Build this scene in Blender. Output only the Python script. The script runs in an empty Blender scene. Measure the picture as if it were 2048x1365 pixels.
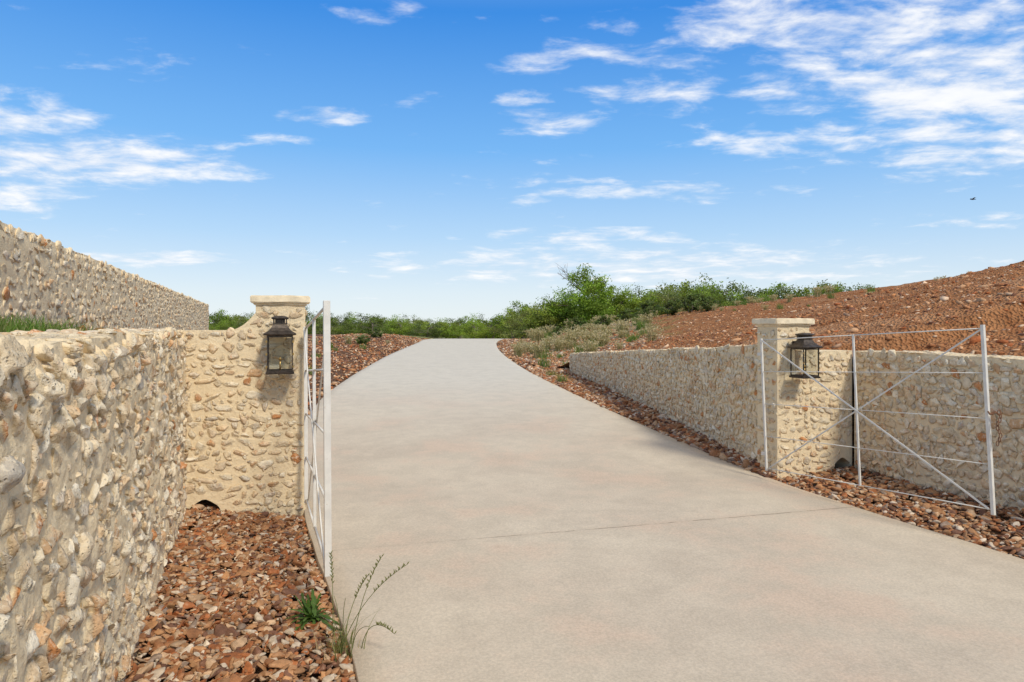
import bpy, bmesh, math, random
import numpy as np
from mathutils import Vector, Matrix
random.seed(7); rng=np.random.default_rng(7)
scene=bpy.context.scene
COL=scene.collection
# ------------------------------------------------------------------ helpers
def curve(pts):
    xs=np.array([p[0] for p in pts],float); ys=np.array([p[1] for p in pts],float)
    d=np.diff(ys)/np.diff(xs); m=np.zeros(len(xs)); m[0]=d[0]; m[-1]=d[-1]
    for i in range(1,len(xs)-1):
        m[i]=0 if d[i-1]*d[i]<=0 else 2*d[i-1]*d[i]/(d[i-1]+d[i])
    def f(x):
        x=np.clip(np.asarray(x,float),xs[0],xs[-1]); k=np.clip(np.searchsorted(xs,x)-1,0,len(xs)-2)
        h=xs[k+1]-xs[k]; t=(x-xs[k])/h
        return (2*t**3-3*t**2+1)*ys[k]+(t**3-2*t**2+t)*h*m[k]+(-2*t**3+3*t**2)*ys[k+1]+(t**3-t**2)*h*m[k+1]
    return f
RT=rng.random((256,256))
def vn(x,y):
    xi=np.floor(x).astype(int); yi=np.floor(y).astype(int); fx=x-xi; fy=y-yi
    fx=fx*fx*(3-2*fx); fy=fy*fy*(3-2*fy)
    a=RT[xi%256,yi%256]; b=RT[(xi+1)%256,yi%256]; c=RT[xi%256,(yi+1)%256]; d=RT[(xi+1)%256,(yi+1)%256]
    return (a*(1-fx)+b*fx)*(1-fy)+(c*(1-fx)+d*fx)*fy-.5
def fbm(x,y,o=4):
    s=0;a=1
    for i in range(o):
        s=s+a*vn(x*2**i+17.3*i,y*2**i+5.1*i); a*=.5
    return s
class MB:
    def __init__(s): s.V=[];s.L=[];s.T=[];s.C=[];s.P=[];s.S=[];s.n=0
    def add(s,V,F,col=(0.5,0.5,0.5),prot=0.0,sm=True):
        V=np.asarray(V,float).reshape(-1,3)
        if isinstance(F,np.ndarray):
            s.L.append((F+s.n).ravel()); s.T.append(np.full(len(F),F.shape[1]))
        else:
            s.L.append(np.array([i+s.n for f in F for i in f])); s.T.append(np.array([len(f) for f in F]))
        s.S.append(np.full(len(F),sm))
        c=np.asarray(col,float)
        if c.ndim==1: c=np.tile(c,(len(V),1))
        p=np.asarray(prot,float)
        if p.ndim==0: p=np.full(len(V),float(p))
        s.V.append(V);s.C.append(c);s.P.append(p);s.n+=len(V); return s
    def obj(s,name,mat,loc=(0,0,0),parent=None,smooth=True,**props):
        V=np.concatenate(s.V)-np.array(loc); L=np.concatenate(s.L).astype(np.int32); T=np.concatenate(s.T).astype(np.int32)
        me=bpy.data.meshes.new(name); me.vertices.add(len(V)); me.vertices.foreach_set('co',V.astype(np.float32).ravel())
        me.loops.add(len(L)); me.loops.foreach_set('vertex_index',L)
        me.polygons.add(len(T)); st=np.concatenate([[0],np.cumsum(T)[:-1]]).astype(np.int32)
        me.polygons.foreach_set('loop_start',st)
        try: me.polygons.foreach_set('loop_total',T)
        except Exception: pass
        me.polygons.foreach_set('use_smooth',np.concatenate(s.S) if smooth else np.zeros(len(T),bool))
        me.update(calc_edges=True)
        a=me.attributes.new('Col','FLOAT_COLOR','POINT'); C=np.concatenate(s.C); C=np.hstack([C,np.ones((len(C),1))])
        a.data.foreach_set('color',C.astype(np.float32).ravel())
        b=me.attributes.new('prot','FLOAT','POINT'); b.data.foreach_set('value',np.concatenate(s.P).astype(np.float32))
        me.materials.append(mat); me.validate()
        o=bpy.data.objects.new(name,me); COL.objects.link(o); o.location=loc
        if parent: o.parent=parent
        for k,v in props.items(): o[k]=v
        return o
def empty(name,loc,**props):
    o=bpy.data.objects.new(name,None); COL.objects.link(o); o.location=loc; o.empty_display_size=.2
    for k,v in props.items(): o[k]=v
    return o
def ico(s):
    bm=bmesh.new(); bmesh.ops.create_icosphere(bm,subdivisions=s,radius=1)
    V=np.array([v.co[:] for v in bm.verts]); F=np.array([[v.index for v in f.verts] for f in bm.faces]); bm.free(); return V,F
ICO={s:ico(s) for s in (1,2,3,4)}
def rock(seed,s,cuts=7,amp=.12,fine=0.0,c0=.5):
    r=np.random.default_rng(seed); V=ICO[s][0].copy()
    n=np.zeros(len(V))
    for k in range(7):
        w=r.normal(size=3)*(1.6+.5*k); n+=np.sin(V@w+r.random()*6.28)/(1+.5*k)
    V=V*(1+amp*n/2)[:,None]
    for k in range(cuts):
        p=r.normal(size=3); p/=np.linalg.norm(p); c=c0+.35*r.random(); d=V@p
        m=d>c; V[m]-=((d[m]-c)*.92)[:,None]*p
    if fine>0:
        n=np.zeros(len(V))
        for k in range(14):
            w=r.normal(size=3)*(7+k*1.3); n+=np.sin(V@w+r.random()*6.28)*np.sin(V@(w[[1,2,0]]*.7)+k)
        V=V*(1+fine*n/4)[:,None]
    return V
def rocks(s,n,cuts=7,amp=.12,fine=0,seed0=0,c0=.5): return [rock(seed0+i,s,cuts,amp,fine,c0) for i in range(n)]
def randrot(n,r=rng):
    q=r.normal(size=(n,4)); q/=np.linalg.norm(q,axis=1)[:,None]; w,x,y,z=q.T
    return np.stack([np.stack([1-2*(y*y+z*z),2*(x*y-z*w),2*(x*z+y*w)],-1),np.stack([2*(x*y+z*w),1-2*(x*x+z*z),2*(y*z-x*w)],-1),np.stack([2*(x*z-y*w),2*(y*z+x*w),1-2*(x*x+y*y)],-1)],1)
def scatter(mb,shapes,s,pos,M,cols,protfn=None):
    F=ICO[s][1]; k=rng.integers(0,len(shapes),len(pos))
    for j,S in enumerate(shapes):
        I=np.where(k==j)[0]
        if len(I)==0: continue
        V=np.einsum('nij,kj->nki',M[I],S)+pos[I][:,None,:]
        nv=len(S); FF=(F[None]+(np.arange(len(I))*nv)[:,None,None]).reshape(-1,3)
        C=np.repeat(cols[I],nv,axis=0); V=V.reshape(-1,3)
        mb.add(V,FF,C,protfn(V) if protfn else 0.0)
def boxm(mb,c,size,R=None,col=(.5,.5,.5)):
    s=np.array(size)/2; V=np.array([[x,y,z] for x in(-1,1) for y in(-1,1) for z in(-1,1)])*s
    if R is not None: V=V@np.array(R).T
    F=[(0,1,3,2),(4,6,7,5),(0,4,5,1),(2,3,7,6),(0,2,6,4),(1,5,7,3)]
    mb.add(V+np.array(c),F,col,sm=False); return mb
def tube(mb,P,R,n=7,col=(.5,.5,.5)):
    P=np.array(P,float); m=len(P); V=[]
    for i in range(m):
        t=P[min(i+1,m-1)]-P[max(i-1,0)]; t/=np.linalg.norm(t)+1e-9
        a=np.cross(t,[0.31,.9,.2]); a/=np.linalg.norm(a)+1e-9; b=np.cross(t,a)
        for k in range(n):
            an=2*math.pi*k/n; V.append(P[i]+R[i]*(math.cos(an)*a+math.sin(an)*b))
    F=[(i*n+k,i*n+(k+1)%n,(i+1)*n+(k+1)%n,(i+1)*n+k) for i in range(m-1) for k in range(n)]
    F.append(tuple(range(n))[::-1]); F.append(tuple((m-1)*n+k for k in range(n)))
    mb.add(V,F,col)
def gridm(mb,X,Y,Z,col=(.5,.5,.5)):
    a,b=X.shape; V=np.stack([X,Y,Z],-1).reshape(-1,3); i=np.arange(a*b).reshape(a,b)
    F=np.stack([i[:-1,:-1],i[1:,:-1],i[1:,1:],i[:-1,1:]],-1).reshape(-1,4)
    v=V[F[0]]; nz=np.cross(v[1]-v[0],v[2]-v[0])[2]
    if nz<0: F=F[:,::-1].copy()
    mb.add(V,F,col)
# ------------------------------------------------------------------ node helpers
def newmat(name):
    m=bpy.data.materials.new(name); m.use_nodes=True; nt=m.node_tree; nt.nodes.clear()
    o=nt.nodes.new('ShaderNodeOutputMaterial'); b=nt.nodes.new('ShaderNodeBsdfPrincipled'); nt.links.new(b.outputs[0],o.inputs[0])
    return m,nt,b,o
class NT:
    def __init__(s,nt): s.nt=nt
    def lk(s,a,b): s.nt.links.new(a,b)
    def put(s,inp,v):
        if isinstance(v,bpy.types.NodeSocket): s.lk(v,inp)
        else:
            if inp.type=='RGBA' and len(v)==3: v=(*v,1)
            inp.default_value=v
    def math(s,op,a,b=0.0,c=None,clamp=False):
        n=s.nt.nodes.new('ShaderNodeMath'); n.operation=op; n.use_clamp=clamp; s.put(n.inputs[0],a); s.put(n.inputs[1],b)
        if c is not None: s.put(n.inputs[2],c)
        return n.outputs[0]
    def mix(s,f,a,b,mode='MIX'):
        n=s.nt.nodes.new('ShaderNodeMix'); n.data_type='RGBA'; n.blend_type=mode; s.put(n.inputs[0],f); s.put(n.inputs[6],a); s.put(n.inputs[7],b); return n.outputs[2]
    def noise(s,v,scale,detail=4,rough=.55,dist=0,out=0):
        n=s.nt.nodes.new('ShaderNodeTexNoise'); s.lk(v,n.inputs['Vector']); n.inputs['Scale'].default_value=scale; n.inputs['Detail'].default_value=detail; n.inputs['Roughness'].default_value=rough; n.inputs['Distortion'].default_value=dist; return n.outputs[out]
    def vor(s,v,scale,out=0,feat='F1'):
        n=s.nt.nodes.new('ShaderNodeTexVoronoi'); n.feature=feat; s.lk(v,n.inputs['Vector']); n.inputs['Scale'].default_value=scale; return n.outputs[out]
    def rng(s,v,a,b,c=0.,d=1.,smooth=True):
        n=s.nt.nodes.new('ShaderNodeMapRange'); n.interpolation_type='SMOOTHSTEP' if smooth else 'LINEAR'; s.put(n.inputs[0],v)
        for i,x in enumerate((a,b,c,d)): s.put(n.inputs[1+i],x)
        return n.outputs[0]
    def coord(s,k='Object'): return s.nt.nodes.new('ShaderNodeTexCoord').outputs[k]
    def attr(s,k,out='Color'):
        n=s.nt.nodes.new('ShaderNodeAttribute'); n.attribute_name=k; return n.outputs[out]
    def bump(s,h,strength,dist,prev=None):
        n=s.nt.nodes.new('ShaderNodeBump'); s.put(n.inputs['Height'],h); n.inputs['Strength'].default_value=strength; n.inputs['Distance'].default_value=dist
        if prev is not None: s.lk(prev,n.inputs['Normal'])
        return n.outputs[0]
    def xyz(s,v):
        n=s.nt.nodes.new('ShaderNodeSeparateXYZ'); s.lk(v,n.inputs[0]); return n.outputs
    def comb(s,x,y,z):
        n=s.nt.nodes.new('ShaderNodeCombineXYZ'); s.put(n.inputs[0],x);s.put(n.inputs[1],y);s.put(n.inputs[2],z); return n.outputs[0]
# ------------------------------------------------------------------ materials
def mat_wall(name,mortar,thr=(.001,.011),amp=.022,bs=1.):
    m,nt,b,o=newmat(name); N=NT(nt); co=N.coord('Object')
    st=N.attr('Col'); p=N.attr('prot','Fac')
    n1=N.noise(co,10,5,.62); n2=N.noise(co,36,5,.7)
    st=N.mix(1,st,N.mix(N.rng(n1,.3,.7),(.84,.81,.76),(1.12,1.12,1.12)),'MULTIPLY')
    st=N.mix(N.math('MULTIPLY',N.rng(n1,.60,.67),.6),st,(.62,.29,.11))
    st=N.mix(N.math('MULTIPLY',N.rng(n2,.51,.65),.65),st,(.88,.77,.57))
    st=N.mix(N.math('MULTIPLY',N.rng(n2,.43,.33),.5),st,(.38,.24,.12))
    mo=N.mix(N.rng(n1,.35,.65),mortar,tuple(c*.92 for c in mortar))
    mo=N.mix(N.math('MULTIPLY',N.rng(n2,.48,.33),.3),mo,tuple(c*.7 for c in mortar))
    pf=N.rng(N.math('ADD',p,N.math('MULTIPLY',N.math('SUBTRACT',n2,.5),amp)),thr[0],thr[1])
    N.lk(N.mix(pf,mo,st),b.inputs['Base Color']); b.inputs['Roughness'].default_value=.92; b.inputs['Specular IOR Level'].default_value=.08
    pit=N.rng(N.vor(co,75),.0,.35)
    h=N.math('ADD',N.math('MULTIPLY',n2,1.),N.math('MULTIPLY',pit,N.math('MULTIPLY',pf,.5)))
    bp=N.bump(h,bs,.012); N.lk(bp,b.inputs['Normal'])
    return m
M_wall=mat_wall('limestone rubble in mortar',(.88,.71,.45))
M_wall2=mat_wall('thickly mortared limestone rubble',(.90,.72,.45),(.0,.014),.030)
def mat_gravel(name,bright=1.0):
    m,nt,b,o=newmat(name); N=NT(nt); co=N.coord('Object'); c=N.attr('Col')
    n=N.noise(co,34,4,.68); c=N.mix(1,c,N.mix(N.rng(n,.3,.7),(.75*bright,)*3,(1.22*bright,)*3),'MULTIPLY')
    c=N.mix(N.math('MULTIPLY',N.rng(n,.58,.7),.25),c,(.62,.46,.3))
    N.lk(c,b.inputs['Base Color']); b.inputs['Roughness'].default_value=.78; b.inputs['Specular IOR Level'].default_value=.25
    N.lk(N.bump(n,.5,.008),b.inputs['Normal']); return m
M_gravel=mat_gravel('river gravel stones')
def mat_soil():
    m,nt,b,o=newmat('gravelly soil'); N=NT(nt); co=N.coord('Object'); y=N.xyz(co)[1]
    v=N.vor(co,26,1); vd=N.vor(co,26,0); n=N.noise(co,2.2,6,.6)
    vx=N.xyz(v)[0]
    c=N.mix(vx,(.15,.07,.035),(.36,.20,.105)); c=N.mix(N.rng(vd,.25,.6),c,(.09,.05,.03))
    g=N.mix(N.rng(N.noise(co,.5,5),.4,.6),(.13,.17,.045),(.26,.23,.10))
    f=N.rng(y,40,50); c=N.mix(f,c,g)
    N.lk(c,b.inputs['Base Color']); b.inputs['Roughness'].default_value=.95; b.inputs['Specular IOR Level'].default_value=.1
    N.lk(N.bump(N.math('ADD',vd,n),.8,.03),b.inputs['Normal']); return m
M_soil=mat_soil()
def mat_hill():
    m,nt,b,o=newmat('orange rubble hillside'); N=NT(nt); co=N.coord('Object'); X=N.xyz(co)
    big=N.noise(co,.35,5,.6); mid=N.noise(co,2.5,6,.72); v=N.vor(co,30,1); vd=N.vor(co,30,0)
    c=N.mix(N.rng(mid,.3,.7),(.27,.10,.036),(.50,.225,.09))
    c=N.mix(N.math('MULTIPLY',N.xyz(v)[0],.35),c,(.52,.29,.145))
    c=N.mix(N.math('MULTIPLY',N.rng(big,.52,.70),.5),c,(.56,.33,.18))
    ratio=N.math('ADD',N.math('DIVIDE',X[0],N.math('MAXIMUM',X[1],5.)),N.math('MULTIPLY',N.math('SUBTRACT',mid,.5),.06))
    toe=N.math('MULTIPLY',N.rng(X[1],16,22),N.rng(ratio,.22,.16))
    pale=N.mix(N.rng(mid,.38,.6),(.42,.29,.17),(.66,.56,.42))
    c=N.mix(toe,c,pale)
    gr=N.math('MULTIPLY',N.math('MULTIPLY',N.rng(N.noise(co,.9,6,.7),.47,.57),.8),N.math('MULTIPLY',N.rng(X[1],22,28),N.rng(ratio,.28,.21)))
    c=N.mix(gr,c,(.24,.25,.085)); c=N.mix(N.rng(X[1],46,56),c,(.14,.19,.05))
    N.lk(c,b.inputs['Base Color']); b.inputs['Roughness'].default_value=.95; b.inputs['Specular IOR Level'].default_value=.08
    bp=N.bump(N.math('ADD',vd,mid),1.,.05); N.lk(bp,b.inputs['Normal']); return m
M_hill=mat_hill()
def mat_conc():
    m,nt,b,o=newmat('broomed concrete'); N=NT(nt); co=N.coord('Object'); X=N.xyz(co)
    big=N.noise(co,.55,5,.6,.4); mid=N.noise(co,3.2,6,.68); fi=N.noise(co,70,5,.75)
    c=N.mix(N.rng(big,.35,.65),(.565,.475,.355),(.62,.53,.395))
    c=N.mix(N.math('MULTIPLY',N.rng(N.noise(co,.8,6,.65),.48,.64),.75),c,(.60,.46,.335))
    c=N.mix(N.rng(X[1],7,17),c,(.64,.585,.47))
    c=N.mix(1,c,N.mix(N.rng(mid,.3,.7),(.91,.91,.91),(1.04,1.04,1.04)),'MULTIPLY')
    c=N.mix(1,c,N.mix(N.rng(fi,.3,.7),(.84,.84,.84),(1.1,1.1,1.1)),'MULTIPLY')
    spots=N.rng(N.vor(co,2.1),.035,.012); c=N.mix(N.math('MULTIPLY',spots,.35),c,(.28,.23,.18))
    stain=N.math('MULTIPLY',N.rng(mid,.60,.74),.3); c=N.mix(stain,c,(.38,.31,.23))
    d=N.math('ADD',N.math('MULTIPLY',X[0],-.263),N.math('MULTIPLY',X[1],.965))
    w=N.math('MULTIPLY',N.math('SUBTRACT',N.noise(co,5,5,.7),.5),.03)
    e0=N.math('ADD',N.math('SUBTRACT',d,4.99),w)
    only=N.math('MULTIPLY',N.rng(N.math('ABSOLUTE',e0),.6,1.,1.,.3),N.rng(X[0],-.5,.1,.28,1.))
    e=N.math('ABSOLUTE',N.math('SUBTRACT',N.math('FRACT',N.math('ADD',N.math('DIVIDE',e0,4.6),.5)),.5))
    e=N.math('MULTIPLY',e,4.6)
    brk=N.rng(N.noise(co,5.5,4,.75),.40,.56,.12,1.)
    j=N.math('MULTIPLY',N.math('MULTIPLY',N.rng(e,.010,.003),brk),only); c=N.mix(N.math('MULTIPLY',j,.75),c,(.15,.11,.08))
    halo=N.math('MULTIPLY',N.math('MULTIPLY',N.rng(e,.09,.0),.2),only); c=N.mix(halo,c,(.45,.36,.26))
    N.lk(c,b.inputs['Base Color']); b.inputs['Roughness'].default_value=.85; b.inputs['Specular IOR Level'].default_value=.15
    h=N.math('SUBTRACT',fi,N.math('MULTIPLY',j,2.)); bp=N.bump(h,.45,.004); N.lk(bp,b.inputs['Normal']); return m
M_conc=mat_conc()
def mat_simple(name,col,rough=.5,metal=0,bumpy=0,var=.15,scale=20,rust=None):
    m,nt,b,o=newmat(name); N=NT(nt); co=N.coord('Object'); n=N.noise(co,scale,5,.6)
    c=N.mix(N.rng(n,.3,.7),tuple(x*(1-var) for x in col),tuple(min(1,x*(1+var)) for x in col))
    if rust: c=N.mix(N.rng(N.noise(co,scale*1.7,6,.7),.6,.7),c,rust)
    N.lk(c,b.inputs['Base Color']); b.inputs['Roughness'].default_value=rough; b.inputs['Metallic'].default_value=metal
    if bumpy: N.lk(N.bump(n,.5,bumpy),b.inputs['Normal'])
    return m
M_white=mat_simple('white painted steel',(.71,.675,.59),.6,0,.001,.08,12,(.55,.46,.35))
M_bronze=mat_simple('aged bronze',(.07,.055,.042),.45,.6,.002,.4,40,(.22,.14,.07))
M_brass=mat_simple('brass',(.55,.36,.13),.35,1,0,.2)
M_rust=mat_simple('rusty chain steel',(.25,.12,.06),.7,.4,.001,.3)
M_cap=mat_simple('cast limestone cap',(.82,.69,.47),.9,0,.012,.12,14,(.66,.52,.34))
M_bark=mat_simple('bark',(.24,.19,.15),.9,0,.02,.3,10)
M_bird=mat_simple('dark plumage',(.04,.045,.05),.7)
def mat_glass():
    m,nt,b,o=newmat('lantern glass'); nt.nodes.remove(b); t=nt.nodes.new('ShaderNodeBsdfTransparent'); t.inputs[0].default_value=(.96,.97,.95,1)
    g=nt.nodes.new('ShaderNodeBsdfGlossy'); g.inputs['Roughness'].default_value=.04; mx=nt.nodes.new('ShaderNodeMixShader')
    lw=nt.nodes.new('ShaderNodeLayerWeight'); lw.inputs[0].default_value=.25; ml=nt.nodes.new('ShaderNodeMath'); ml.operation='MULTIPLY'; ml.inputs[1].default_value=.3
    nt.links.new(lw.outputs['Fresnel'],ml.inputs[0]); nt.links.new(ml.outputs[0],mx.inputs[0]); nt.links.new(t.outputs[0],mx.inputs[1]); nt.links.new(g.outputs[0],mx.inputs[2]); nt.links.new(mx.outputs[0],o.inputs[0]); return m
M_glass=mat_glass()
def mat_leaf(name):
    m,nt,b,o=newmat(name); N=NT(nt); c=N.attr('Col')
    N.lk(c,b.inputs['Base Color']); b.inputs['Roughness'].default_value=.6; b.inputs['Specular IOR Level'].default_value=.2
    t=nt.nodes.new('ShaderNodeBsdfTranslucent'); N.lk(N.mix(1,c,(1.3,1.35,.7),'MULTIPLY'),t.inputs[0]); mx=nt.nodes.new('ShaderNodeMixShader'); mx.inputs[0].default_value=.35
    nt.links.new(b.outputs[0],mx.inputs[1]); nt.links.new(t.outputs[0],mx.inputs[2]); nt.links.new(mx.outputs[0],o.inputs[0]); return m
M_leaf=mat_leaf('foliage')
# ------------------------------------------------------------------ terrain functions
zr=curve([(-30,0),(5,0),(6.5,.01),(9,.12),(13,.28),(20,.41),(29.5,.53),(34,.63),(38,.73),(42,.82),(45,.82),(55,.5),(70,.2),(90,0),(600,0)])
xR=curve([(-8,8.07),(4.65,3.49),(7.05,2.66),(9,2.12),(13,1.25),(20,.28),(29.5,-.5),(34,-.75),(38,-.86),(42,-.68),(46,-.1),(52,1.5),(60,5)])
xL=curve([(-8,3.15),(3.08,-.69),(5.67,-1.71),(9,-2.8),(13,-3.56),(20,-4.26),(29.5,-4.99),(34,-5.13),(38,-5.23),(42,-5.38),(46,-5.1),(52,-3.8),(60,-.8)])
xb=curve([(-8,9.5),(5.75,4.45),(7.45,3.85),(7.62,3.05),(17.5,1.72),(20,.95),(29.5,.0),(34,-.2),(38,-.3),(42,-.1),(46,.6),(52,2.4),(60,6),(76,10)])
zb=curve([(-8,1.27),(7.4,1.27),(7.7,1.3),(17.3,.86),(19,.48),(20,.36),(29.5,.47),(34,.57),(42,.77),(45,.77),(55,.45),(70,.15),(90,-.05)])
capR=curve([(-8,5.8),(12,5.2),(20,4.45),(26,3.5),(37,2.78),(42,2.4),(50,2.0),(60,1.6),(76,1.0)])
def hillz(x,y):
    s=np.maximum(x-xb(y),0); toe=np.clip((y-15)/6,0,1)*1.8
    s2=np.sqrt(s*s+toe*toe)-toe
    z=zb(y)+.22*s2; c=capR(y); k=.2
    return -k*np.log(np.exp(-z/k)+np.exp(-c/k))
wf=lambda y:-1.77-.375*(y-3.08)
xlb=curve([(-8,wf(-8)-.2),(5.75,wf(5.75)-.2),(6.1,-2.95),(6.6,-2.35),(9,-3.1),(13,-3.85),(20,-4.6),(29.5,-5.3),(34,-5.4),(42,-5.7),(48,-5.4),(60,-3),(76,-3)])
zlb=curve([(-8,1.50),(5.9,1.50),(6.3,.3),(7,.0),(9,.08),(13,.24),(20,.37),(29.5,.49),(34,.59),(42,.78),(45,.78),(55,.45),(70,.15),(90,-.05)])
gL=curve([(-8,.03),(5.9,.03),(6.3,1.6),(7.5,1.2),(10,.5),(14,.24),(20,.17),(80,.12)])
capL=curve([(-8,1.55),(12,1.5),(20,1.25),(30,1.12),(42,1.15),(55,.8),(76,.3)])
def leftz(x,y):
    s=np.maximum(xlb(y)-x,0); return np.minimum(zlb(y)+gL(y)*s,capL(y))
def ground(x,y):
    if y<76:
        if x>xb(y): return float(max(hillz(x,y),zr(y)-.03))
        if x<xlb(y): return float(max(leftz(x,y),zr(y)-.03))
    return float(zr(y)-.03)
def stepv(parts):
    a=[]
    for lo,hi,st in parts: a.append(np.arange(lo,hi,st))
    a.append([parts[-1][1]]); return np.concatenate(a)
ys=stepv([(-30,-5,5),(-5,20,.25),(20,60,1),(60,100,5),(100,900,80)]); xs=stepv([(-900,-60,70),(-60,-10,5),(-10,10,.25),(10,60,5),(60,900,70)])
Y,X=np.meshgrid(ys,xs,indexing='ij'); mb=MB(); gridm(mb,X,Y,zr(Y)-.045+.01*fbm(X*3,Y*3)); mb.obj('ground',M_soil,kind='structure')
def hn(X,Y): return .07*fbm(X*.35,Y*.35,3)+.06*fbm(X*1.6,Y*1.6,4)+.05*fbm(X*6,Y*6,3)
ys=stepv([(-6,7,.12),(7,8,.05),(8,30,.12),(30,76,.4)]); ss=np.concatenate([np.arange(0,12,.09),np.arange(12,25,.3),np.arange(25,70,3)])
Y,S=np.meshgrid(ys,ss,indexing='ij'); X=xb(Y)+S; Z=hillz(X,Y); am=np.clip(S/.5,0,1)
Z=Z+am*hn(X,Y)
far=np.clip((Y-68)/8,0,1); Z=Z*(1-far)+(-.1)*far
mb=MB(); gridm(mb,X,Y,Z); hill=mb.obj('hill',M_hill,kind='structure')
ys=stepv([(-4,5.8,.3),(5.8,7.5,.08),(7.5,30,.2),(30,76,.6)]); ss=np.concatenate([np.arange(0,5,.15),np.arange(5,20,.8),np.arange(20,90,6)])
Y,S=np.meshgrid(ys,ss,indexing='ij'); X=xlb(Y)-S; Z=leftz(X,Y)+np.clip(S/.4,0,1)*(.06*fbm(X*.8,Y*.8,3)+.04*fbm(X*5,Y*5,3))*np.clip((Y-2)/6,.15,1)
far=np.clip((Y-68)/8,0,1); Z=Z*(1-far)+(-.1)*far
mb=MB(); gridm(mb,X,Y,Z); mb.obj('terrain',M_soil,kind='structure')
ys=stepv([(-8,20,.2),(20,60,.4)]); tt=np.linspace(0,1,28); Y,T=np.meshgrid(ys,tt,indexing='ij')
XL=xL(Y)+.012*vn(Y*3,Y*0+2); XR=xR(Y)+.012*vn(Y*3,Y*0+9)
X=XL*(1-T)+XR*T; Z=zr(Y)+.02+.004*fbm(X,Y,2)
X=np.hstack([X[:,:1]-.004,X[:,:1]-.004,X,X[:,-1:]+.004,X[:,-1:]+.004]); Yh=np.hstack([Y[:,:1]]*2+[Y]+[Y[:,-1:]]*2); Z=np.hstack([Z[:,:1]-.15,Z[:,:1]-.006,Z,Z[:,-1:]-.006,Z[:,-1:]-.15])
mb=MB(); gridm(mb,X,Yh,Z); mb.obj('driveway',M_conc,kind='structure')
# ------------------------------------------------------------------ stone walls
SC=np.array([[.80,.65,.43],[.76,.61,.41],[.84,.72,.51],[.68,.57,.42],[.79,.59,.36],[.68,.44,.24],[.86,.76,.57],[.60,.53,.42],[.74,.55,.35],[.62,.28,.11]])
SP=np.array([.20,.16,.19,.07,.14,.06,.12,.02,.05,.03]); SP/=SP.sum()
R4=rocks(4,20,13,.26,.045,100,.38); R3=rocks(3,22,13,.26,.04,300,.38); R2=rocks(2,14,8,.2,0,500,.45); R1=rocks(1,10,3,.2,0,700)
RS={4:R4,3:R3,2:R2,1:R1}
def core(mb,O,U,N,outline,thick):
    O=np.array(O,float);U=np.array([U[0],U[1],0.]);N=np.array([N[0],N[1],0.])
    P=np.array([O+U*u+np.array([0,0,z]) for u,z in outline]); n=len(P); V=np.vstack([P,P-N*thick])
    F=[tuple(range(n)),tuple(range(2*n-1,n-1,-1))]+[(i,n+i,n+(i+1)%n,(i+1)%n) for i in range(n)]
    mb.add(V,F,sm=False)
def front_grid(mb,O,U,N,L,ztop,z0,st,amp,lift,sgn=1):
    us=np.arange(0,L+st,st); us=us[us<=L]; tv=np.linspace(0,1,int(1.7/st)); A,B=np.meshgrid(us,tv,indexing='ij')
    zt=np.array([ztop(u) for u in us])[:,None]; Zz=z0+(zt-z0)*B; d=.004+(lift+amp*fbm(A*7,Zz*7,4))*np.minimum(1,(1-B)*14)
    X=O[0]+U[0]*A+N[0]*d; Y=O[1]+U[1]*A+N[1]*d; V=np.stack([X,Y,Zz],-1).reshape(-1,3); a,b=A.shape; i=np.arange(a*b).reshape(a,b)
    F=np.stack([i[:-1,:-1],i[1:,:-1],i[1:,1:],i[:-1,1:]],-1).reshape(-1,4)
    if sgn<0: F=F[:,::-1].copy()
    mb.add(V,F)
def patch(mb,O,U,N,L,ztop,z0,rowh,wr,dep,off,lod,hs=.42,reject=None,W=(0,0,1),gap=.012,tilt=.16,prob=1.0,edge=.02,protoff=0,sc=1.18):
    O=np.array(O,float);U=np.array(U,float);N=np.array(N,float);W=np.array(W,float)
    pos=[];Ms=[];row=0
    zmax=max(ztop(u) for u in np.linspace(0,L,40)); z=z0
    while z<zmax:
        u=random.uniform(-.08,.02)
        while u<L:
            w=random.uniform(*wr)*random.choice([.6,.85,1,1.2])
            uc=u+w/2; u+=w+gap*random.uniform(.3,1.8)
            if uc+w*.5>L-edge:
                w2=L-edge-(uc-w/2)
                if w2<.05: continue
                uc=uc-w/2+w2/2; w=w2
            zc=z+rowh*(.5+random.uniform(-.22,.22))+.022*math.sin(uc*2.3+row)
            if uc<.02: continue
            if zc+rowh*.3>ztop(uc): continue
            if reject and reject(uc,zc): continue
            if random.random()>prob: continue
            hh=rowh*hs*random.uniform(.65,1.3); a=random.gauss(0,tilt); sx,sz=w/2,hh; sd=dep*random.uniform(.75,1.25)
            ca,sa=math.cos(a),math.sin(a); fx=random.choice([-1,1]); fz=random.choice([-1,1])
            e1=U*ca+W*sa; e2=-U*sa+W*ca
            M=np.stack([e1*sx*sc*fx,N*sd*(fx*fz),e2*sz*sc*fz],1)
            if np.linalg.det(M)<0: M[:,1]*=-1
            pos.append(O+U*uc+W*zc+N*(off*random.uniform(.3,1.6))); Ms.append(M)
        z+=rowh; row+=1
    if not pos: return
    pos=np.array(pos);Ms=np.array(Ms)
    cols=SC[rng.choice(len(SC),len(pos),p=SP)]*rng.uniform(.88,1.1,(len(pos),1))
    scatter(mb,RS[lod],lod,pos,Ms,cols,lambda V:(V-O)@N-protoff)
T2=np.array([-.3,.954]); N2=np.array([.954,.3])
Tn=T2/np.linalg.norm(T2); Nn=N2/np.linalg.norm(N2)
F3=(-Tn[0],-Tn[1],0.); Rn=(Nn[0],Nn[1],0.)
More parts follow.
